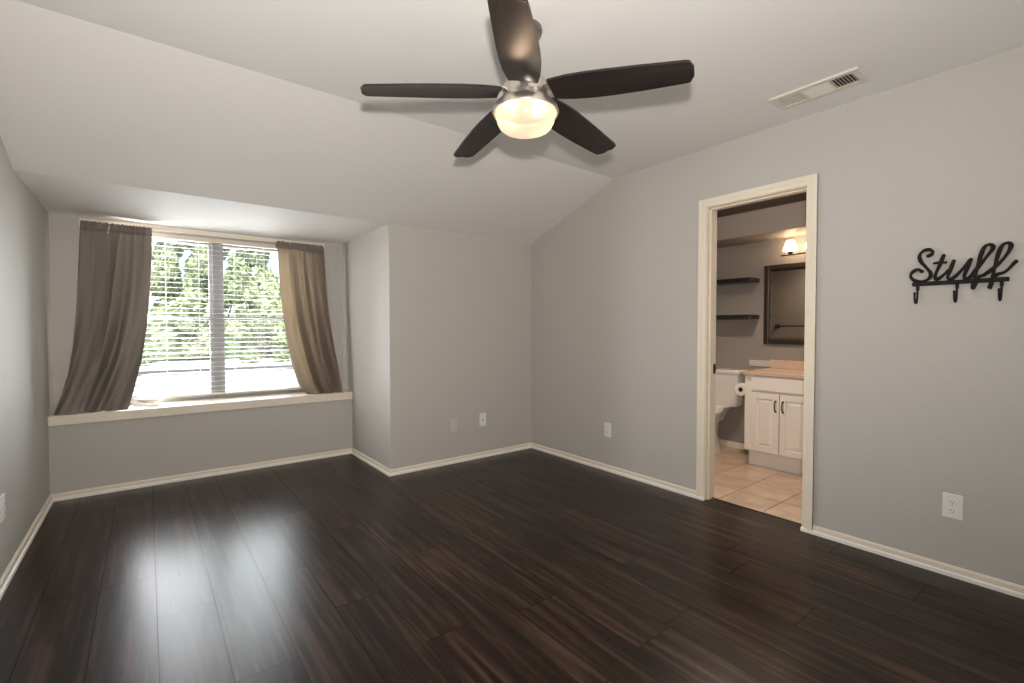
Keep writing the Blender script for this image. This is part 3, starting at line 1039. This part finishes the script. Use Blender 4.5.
# vanity cabinet
VX, VY0, VY1, VZ = 4.17, 1.43, 2.02, 0.800
va = thing('vanity_cabinet', (4.42, 1.725, 0.0), 'white two-door vanity cabinet beside the toilet', 'cabinet')
mb = MB().box(VX + 0.018, BX1, VY0, VY1, 0.142, VZ)
build('body', mb, M_CAB, va, bevel=0.002)
mb = MB().box(VX + 0.066, BX1, VY0 + 0.01, VY1 - 0.01, 0.0, 0.142)
build('toe_kick', mb, M_CAB, va)
ff = MB()
ff.box(VX, VX + 0.018, VY1 - 0.062, VY1, 0.142, VZ); ff.box(VX, VX + 0.018, VY0, VY0 + 0.062, 0.142, VZ)
ff.box(VX, VX + 0.018, VY0 + 0.062, VY1 - 0.062, 0.665, VZ); ff.box(VX, VX + 0.018, VY0 + 0.062, VY1 - 0.062, 0.142, 0.17)
build('face_frame', ff, M_CAB, va, bevel=0.0015)
dp = MB().box(VX - 0.014, VX, 1.495, 1.955, 0.675, 0.790)
build('false_drawer', dp, M_CAB, va, bevel=0.004)
for (a, b, hs) in ((1.728, 1.956, 1), (1.494, 1.722, -1)):
    d = MB()
    z0, z1, fw = 0.150, 0.655, 0.048
    d.box(VX - 0.016, VX, a, a + fw, z0, z1); d.box(VX - 0.016, VX, b - fw, b, z0, z1)
    d.box(VX - 0.016, VX, a + fw, b - fw, z0, z0 + fw); d.box(VX - 0.016, VX, a + fw, b - fw, z1 - fw, z1)
    d.box(VX - 0.006, VX, a + fw, b - fw, z0 + fw, z1 - fw)
    do = build('door', d, M_CAB, va, bevel=0.0025)
    pn = MB()
    pa, pb, pz0, pz1 = a + fw + 0.008, b - fw - 0.008, z0 + fw + 0.008, z1 - fw - 0.008
    ins = 0.020
    vsx = [(VX - 0.006, pa, pz0), (VX - 0.006, pb, pz0), (VX - 0.006, pb, pz1), (VX - 0.006, pa, pz1),
           (VX - 0.014, pa + ins, pz0 + ins), (VX - 0.014, pb - ins, pz0 + ins), (VX - 0.014, pb - ins, pz1 - ins), (VX - 0.014, pa + ins, pz1 - ins)]
    pn.add(vsx, [(0, 1, 5, 4), (1, 2, 6, 5), (2, 3, 7, 6), (3, 0, 4, 7), (4, 5, 6, 7), (3, 2, 1, 0)])
    build('raised_panel', pn, M_CAB, do)
    hy = a + 0.026 if hs == 1 else b - 0.026
    h = MB().tube(spline([(VX - 0.016, hy, 0.596), (VX - 0.032, hy, 0.588), (VX - 0.040, hy, 0.553), (VX - 0.032, hy, 0.518), (VX - 0.016, hy, 0.510)], 5), 0.0052, 8)
    for zz in (0.596, 0.510):
        h.lathe([(0.0, 0), (0.009, 0), (0.008, 0.004), (0.0, 0.004)], 10, Matrix.Translation((VX - 0.016, hy, zz)) @ Matrix.Rotation(-PI / 2, 4, 'Y'))
    tag(build('handle', h, M_DKMET, do, smooth=True), 'dark metal bow handle')
ct = thing('countertop', (4.42, 1.725, VZ), 'stone countertop on the white vanity, peach lamplight in its colour', 'countertop')
mb = MB().box(VX - 0.022, BX1, VY0 - 0.012, VY1 + 0.012, VZ, VZ + 0.034)
build('slab', mb, M_STONE, ct, bevel=0.005)
mb = MB().box(BX1 - 0.020, BX1, VY0 - 0.012, VY1 + 0.012, VZ + 0.034, VZ + 0.112)
build('backsplash', mb, M_STONE, ct, bevel=0.003)

# mirror
mi = thing('wall_mirror', (4.67, 1.72, 1.06), 'dark framed mirror on the bathroom wall above the vanity', 'mirror')
my0, my1, mz0, mz1, fw = 1.35, 2.092, 1.060, 1.806, 0.042
mb = MB()
for (a, b, c, d) in ((my0, my0 + fw, mz0, mz1), (my1 - fw, my1, mz0, mz1), (my0 + fw, my1 - fw, mz0, mz0 + fw), (my0 + fw, my1 - fw, mz1 - fw, mz1)):
    mb.box(BX1 - 0.030, BX1, a, b, c, d)
build('mirror_frame', mb, M_DKMET, mi, bevel=0.004)
ga, gb, gc, gd, ins = my0 + fw - 0.004, my1 - fw + 0.004, mz0 + fw - 0.004, mz1 - fw + 0.004, 0.026
gx0, gx1 = BX1 - 0.010, BX1 - 0.016
mb = MB().add([(gx0, ga, gc), (gx0, gb, gc), (gx0, gb, gd), (gx0, ga, gd), (gx1, ga + ins, gc + ins), (gx1, gb - ins, gc + ins), (gx1, gb - ins, gd - ins), (gx1, ga + ins, gd - ins)],
              [(0, 1, 5, 4), (1, 2, 6, 5), (2, 3, 7, 6), (3, 0, 4, 7), (4, 5, 6, 7), (3, 2, 1, 0)])
build('mirror_glass', mb, M_MIRROR, mi)

# vanity light
vl = thing('vanity_light', (4.58, 1.655, 1.867), 'bathroom wall light with lit glass shades on a bar above the mirror', 'wall light')
mb = MB().tube([(4.58, 1.896, 1.872), (4.58, 1.414, 1.872)], 0.008, 10)
mb.box(4.58, BX1, 1.640, 1.670, 1.862, 1.882)
for y in (1.896, 1.414):
    mb.lathe([(0, -0.011), (0.008, -0.008), (0.011, 0), (0.008, 0.008), (0, 0.011)], 12, Matrix.Translation((4.58, y, 1.872)))
build('bar', mb, M_DKMET, vl, smooth=True)
mb = MB().box(BX1 - 0.018, BX1, 1.585, 1.725, 1.83, 1.915)
build('wall_plate', mb, M_DKMET, vl, bevel=0.006)
for y in (1.826, 1.655, 1.484):
    mb = MB().lathe([(0.0, 1.880), (0.018, 1.880), (0.024, 1.896), (0.020, 1.905), (0.0, 1.905)], 20, Matrix.Translation((4.58, y, 0)))
    build('socket_cup', mb, M_DKMET, vl, smooth=True)
    mb = MB().lathe([(0.024, 1.902), (0.057, 1.906), (0.056, 1.914), (0.050, 1.938), (0.041, 1.966), (0.031, 1.992), (0.028, 1.996), (0.024, 1.990), (0.022, 1.902)], 28, Matrix.Translation((4.58, y, 0)), cap=False)
    tag(build('glass_shade', mb, M_SHADE, vl, smooth=True), 'glowing cone glass shade')

# shelves
for (z, lab) in ((1.674, 'upper black floating shelf on the bathroom wall'), (1.322, 'lower black floating shelf on the bathroom wall')):
    s = thing('floating_shelf', (4.60, 2.45, z), lab, 'shelf')
    mb = MB().box(4.502, BX1, 2.150, 2.760, z - 0.020, z + 0.020)
    build('board', mb, M_SHELF, s, bevel=0.003)
    mb = MB().box(4.505, BX1, 2.145, 2.150, z - 0.018, z + 0.018)  # the shelf's lit end face, painted as a greyer plate
    tag(build('lit_end', mb, M_DKMET, s), 'lit end face put in as a greyer plate')

# toilet
to = thing('toilet', (4.45, 2.455, 0.0), 'white toilet left of the vanity, only its right side showing', 'toilet')
TY = 2.475


def loft(rings, n=28, capb=True, capt=True):
    m = MB(); vs = []; fs = []
    for (cx, cy, rx, ry, z, pw) in rings:
        for i in range(n):
            a = 2 * PI * i / n
            c, s = math.cos(a), math.sin(a)
            vs.append((cx + rx * math.copysign(abs(c) ** pw, c), cy + ry * math.copysign(abs(s) ** pw, s), z))
    for k in range(len(rings) - 1):
        for i in range(n):
            j = (i + 1) % n
            fs.append((k * n + i, k * n + j, (k + 1) * n + j, (k + 1) * n + i))
    if capb: fs.append(tuple(range(n))[::-1])
    if capt: fs.append(tuple((len(rings) - 1) * n + i for i in range(n)))
    return m.add(vs, fs)


build('tank', loft([(4.588, TY, 0.080, 0.20, 0.440, 0.35), (4.586, TY, 0.092, 0.216, 0.47, 0.3), (4.585, TY, 0.100, 0.230, 0.765, 0.3)]), M_PORC, to, smooth=True)
build('tank_lid', loft([(4.583, TY, 0.108, 0.248, 0.766, 0.3), (4.583, TY, 0.112, 0.254, 0.775, 0.3), (4.583, TY, 0.112, 0.254, 0.795, 0.3), (4.583, TY, 0.104, 0.246, 0.803, 0.3)]), M_PORC, to, smooth=True)
build('bowl', loft([(4.34, TY, 0.19, 0.095, 0.0, 0.7), (4.34, TY, 0.18, 0.088, 0.05, 0.7), (4.32, TY, 0.16, 0.080, 0.18, 0.8), (4.28, TY, 0.19, 0.112, 0.28, 0.85), (4.255, TY, 0.225, 0.160, 0.36, 0.9), (4.25, TY, 0.235, 0.170, 0.395, 0.9), (4.25, TY, 0.225, 0.160, 0.405, 0.9)]), M_PORC, to, smooth=True)
mb = loft([(4.42, TY, 0.12, 0.085, 0.30, 0.5), (4.47, TY, 0.14, 0.115, 0.405, 0.5), (4.52, TY, 0.13, 0.150, 0.442, 0.5)])
build('tank_shelf', mb, M_PORC, to, smooth=True)
build('seat', loft([(4.26, TY, 0.225, 0.168, 0.406, 0.9), (4.26, TY, 0.230, 0.174, 0.412, 0.9), (4.26, TY, 0.228, 0.172, 0.428, 0.9), (4.26, TY, 0.215, 0.160, 0.440, 0.9)]), M_PORC, to, smooth=True)
mb = MB().tube([(4.478, 2.60, 0.71), (4.462, 2.60, 0.71), (4.458, 2.55, 0.705), (4.458, 2.53, 0.700)], 0.006, 8)
tag(build('flush_lever', mb, M_NICKEL, to, smooth=True), 'metal flush lever')

# toilet paper
RX, RY, RZ = 4.30, 2.098, 0.668
hd = thing('paper_holder', (RX, VY1, RZ), 'dark toilet paper holder on the left side of the vanity', 'paper holder')
mb = MB().tube(spline([(RX + 0.075, VY1, RZ), (RX + 0.075, RY - 0.02, RZ), (RX + 0.073, RY, RZ), (RX + 0.05, RY, RZ), (RX - 0.02, RY, RZ), (RX - 0.066, RY, RZ)], 4), 0.006, 8)
mb.lathe([(0, -0.009), (0.007, -0.006), (0.009, 0), (0.007, 0.006), (0, 0.009)], 10, Matrix.Translation((RX - 0.066, RY, RZ)))
build('arm', mb, M_DKMET, hd, smooth=True)
mb = MB().lathe([(0.0, 0.0), (0.024, 0.0), (0.024, 0.006), (0.012, 0.010), (0.0, 0.010)], 20, Matrix.Translation((RX + 0.075, VY1, RZ)) @ Matrix.Rotation(-PI / 2, 4, 'X'))
build('wall_rosette', mb, M_DKMET, hd, smooth=True)
rl = thing('toilet_paper_roll', (RX, RY, RZ), 'white toilet paper roll hanging beside the vanity', 'toilet paper')
Mr = Matrix.Translation((RX, RY, RZ - 0.014)) @ Matrix.Rotation(PI / 2, 4, 'Y')
mb = MB().lathe([(0.021, -0.05), (0.055, -0.05), (0.055, 0.05), (0.021, 0.05), (0.021, -0.05)], 32, Mr, cap=False)
build('paper', mb, M_PAPER, rl, smooth=True)
mb = MB().lathe([(0.0195, -0.050), (0.021, -0.050), (0.021, 0.050), (0.0195, 0.050), (0.0195, -0.050)], 24, Mr, cap=False)
tag(build('cardboard_core', mb, nmat('cardboard', (0.10, 0.075, 0.055), 0.9, 0.1, var=(20, 0.1)), rl, smooth=True), 'brown cardboard core')

# towel bar on the bathroom side of the doorway wall, seen in the mirror
tb = thing('towel_bar', (BX0 + 0.04, 2.30, 1.24), 'dark towel bar reflected in the bathroom mirror', 'towel bar')
mb = MB().tube([(BX0 + 0.07, 2.60, 1.24), (BX0 + 0.07, 2.02, 1.24)], 0.009, 10)
build('bar', mb, M_DKMET, tb, smooth=True)
for y in (2.585, 2.035):
    mb = MB().lathe([(0.0, 0.0), (0.028, 0.0), (0.026, 0.008), (0.012, 0.014), (0.011, 0.050), (0.015, 0.058), (0.015, 0.07), (0.0, 0.072)], 20, Matrix.Translation((BX0 + 0.012, y, 1.24)) @ Matrix.Rotation(PI / 2, 4, 'Y'))
    build('post', mb, M_DKMET, tb, smooth=True)

# ------------------------------------------------------------------ outside
GZ = -2.1
mb = MB().box(-90, 120, 5.6, 62, GZ - 0.2, GZ)
struct('ground_paving', mb, M_CONC, label='pale sunlit paving outside the window', cat='paving')
mb = MB().box(-90, 120, 62, 170, GZ - 0.2, GZ + 0.02)
struct('ground_lawn', mb, M_GRASS, label='grass under the trees outside', cat='lawn')
mb = MB().box(-90, 120, 42.5, 46.0, GZ, GZ + 0.12)
struct('trim_4', mb, M_CURB, label='grey kerb strip across the paving outside', cat='kerb')


def foliage(seed, n, rx, rz, size):
    rng = random.Random(seed)
    m = MB()
    blobs = []
    for i in range(26):
        a = rng.random() * 2 * PI; q = rng.random() ** 0.5
        zz = rng.uniform(-0.95, 0.95)
        wd = math.sqrt(max(0.05, 1 - zz * zz)) * (0.95 if zz < 0 else 0.85)
        blobs.append((rx * q * wd * math.cos(a), rx * q * wd * math.sin(a), rz * zz, rng.uniform(0.22, 0.36) * rx))
    for i in range(n):
        bx, by, bz, br = blobs[rng.randrange(len(blobs))]
        d = Vector((rng.gauss(0, 1), rng.gauss(0, 1), rng.gauss(0, 0.8)))
        d.normalize()
        c = Vector((bx, by, bz)) + d * br * rng.uniform(0.72, 1.05)
        nrm = (d + Vector((rng.gauss(0, 0.6), rng.gauss(0, 0.6), 0.5 + rng.gauss(0, 0.6)))).normalized()
        u = nrm.orthogonal().normalized()
        u = (Matrix.Rotation(rng.random() * 2 * PI, 3, nrm) @ u)
        v = nrm.cross(u)
        s = size * rng.uniform(0.6, 1.3)
        m.add([c - u * s, c - v * s * 0.5, c + u * s, c + v * s * 0.5], [(0, 1, 2, 3)])
    return m


def tree_proto(name, seed, rx, rz, trunk_h, mat_, label, cat, n=6500, size=0.36):
    root = thing(name, (0, 0, 0), label, cat)
    m = foliage(seed, n, rx, rz, size)
    for p in m.v:
        p.z += trunk_h + rz * 0.72
    build('foliage', m, mat_, root)
    rng = random.Random(seed + 50)
    t = MB().tube([(0, 0, 0), (0.05, 0.03, trunk_h * 0.5), (0.0, 0.1, trunk_h + rz * 0.8)], [0.26, 0.20, 0.10], 8)
    for k in range(5):
        a = k * 1.3 + rng.random()
        t.tube([(0, 0.05, trunk_h * (0.75 + 0.08 * k)), (rx * 0.35 * math.cos(a), rx * 0.35 * math.sin(a), trunk_h + rz * 0.5), (rx * 0.65 * math.cos(a), rx * 0.65 * math.sin(a), trunk_h + rz * 0.85)], [0.11, 0.07, 0.03], 6)
    build('trunk', t, M_BARK, root)
    return root


ta = tree_proto('tree', 1, 3.4, 5.0, 1.3, M_LEAF, '', 'tree')
tb2 = tree_proto('tree', 2, 3.0, 3.6, 0.5, M_LEAF2, '', 'tree')
spots = [(-8.0, 88, 1.15, 0.3, 0, 2.0), (3.4, 88, 1.15, 1.2, 0, 2.1), (14.2, 88, 1.15, 2.2, 0, 1.9), (25.0, 88, 1.15, 3.3, 0, 2.0),
         (-3.2, 73.5, 1.15, 4.1, 0, 1.65), (19.0, 73.5, 1.15, 5.0, 0, 1.6), (7.9, 73.5, 1.15, 2.9, 0, 1.75),
         (3.4, 62.5, 1.12, 0.8, 1, 1.12), (11.2, 61.5, 1.25, 2.0, 1, 1.35), (16.8, 56.0, 0.8, 5.5, 1, 0.9)]
dl_ = ['full green tree beyond the paving, ', 'pale green bushy tree at the paving edge, ']
pos = {0: ['farthest left of the back row', 'second from the left in the back row', 'third from the left in the back row', 'farthest right of the back row', 'standing in front at the left of the window post', 'standing in front near the right curtain', 'standing behind the two pale trees'],
       1: ['seen left of the window post', 'tallest, seen right of the window post', 'small one beside the right curtain']}
cnt = {0: 0, 1: 0}
for (x, y, s, rz_, kk, sz_) in spots:
    src = ta if kk == 0 else tb2
    o = src if cnt[kk] == 0 else copy_tree(src)
    o.location = (x, y, GZ)
    o.scale = (s, s, sz_)
    o.rotation_euler = (0, 0, rz_)
    tag(o, dl_[kk] + pos[kk][cnt[kk]], 'tree', 'trees outside the window')
    cnt[kk] += 1
sh0 = thing('shrub', (0, 0, 0), '', 'shrub')
m = foliage(9, 900, 0.75, 0.6, 0.16)
for p in m.v: p.z += 0.55
build('foliage', m, M_LEAF, sh0)
t = MB()
for k in range(4):
    t.tube([(0, 0, 0), (0.25 * math.cos(k * 1.6), 0.25 * math.sin(k * 1.6), 0.7)], [0.04, 0.02], 6)
build('stem', t, M_BARK, sh0)
for i, (x, y, s, lab) in enumerate(((0.0, 55.5, 1.5, 'low dark shrub on the paving edge left of the window post'), (8.2, 53.5, 1.3, 'low dark shrub under the pale tree, first right of the window post'), (10.9, 53.0, 1.2, 'low dark shrub nearest the right curtain'))):
    o = sh0 if i == 0 else copy_tree(sh0)
    o.location = (x, y, GZ); o.scale = (s, s, s); o.rotation_euler = (0, 0, i * 1.1)
    tag(o, lab, 'shrub', 'shrubs outside the window')
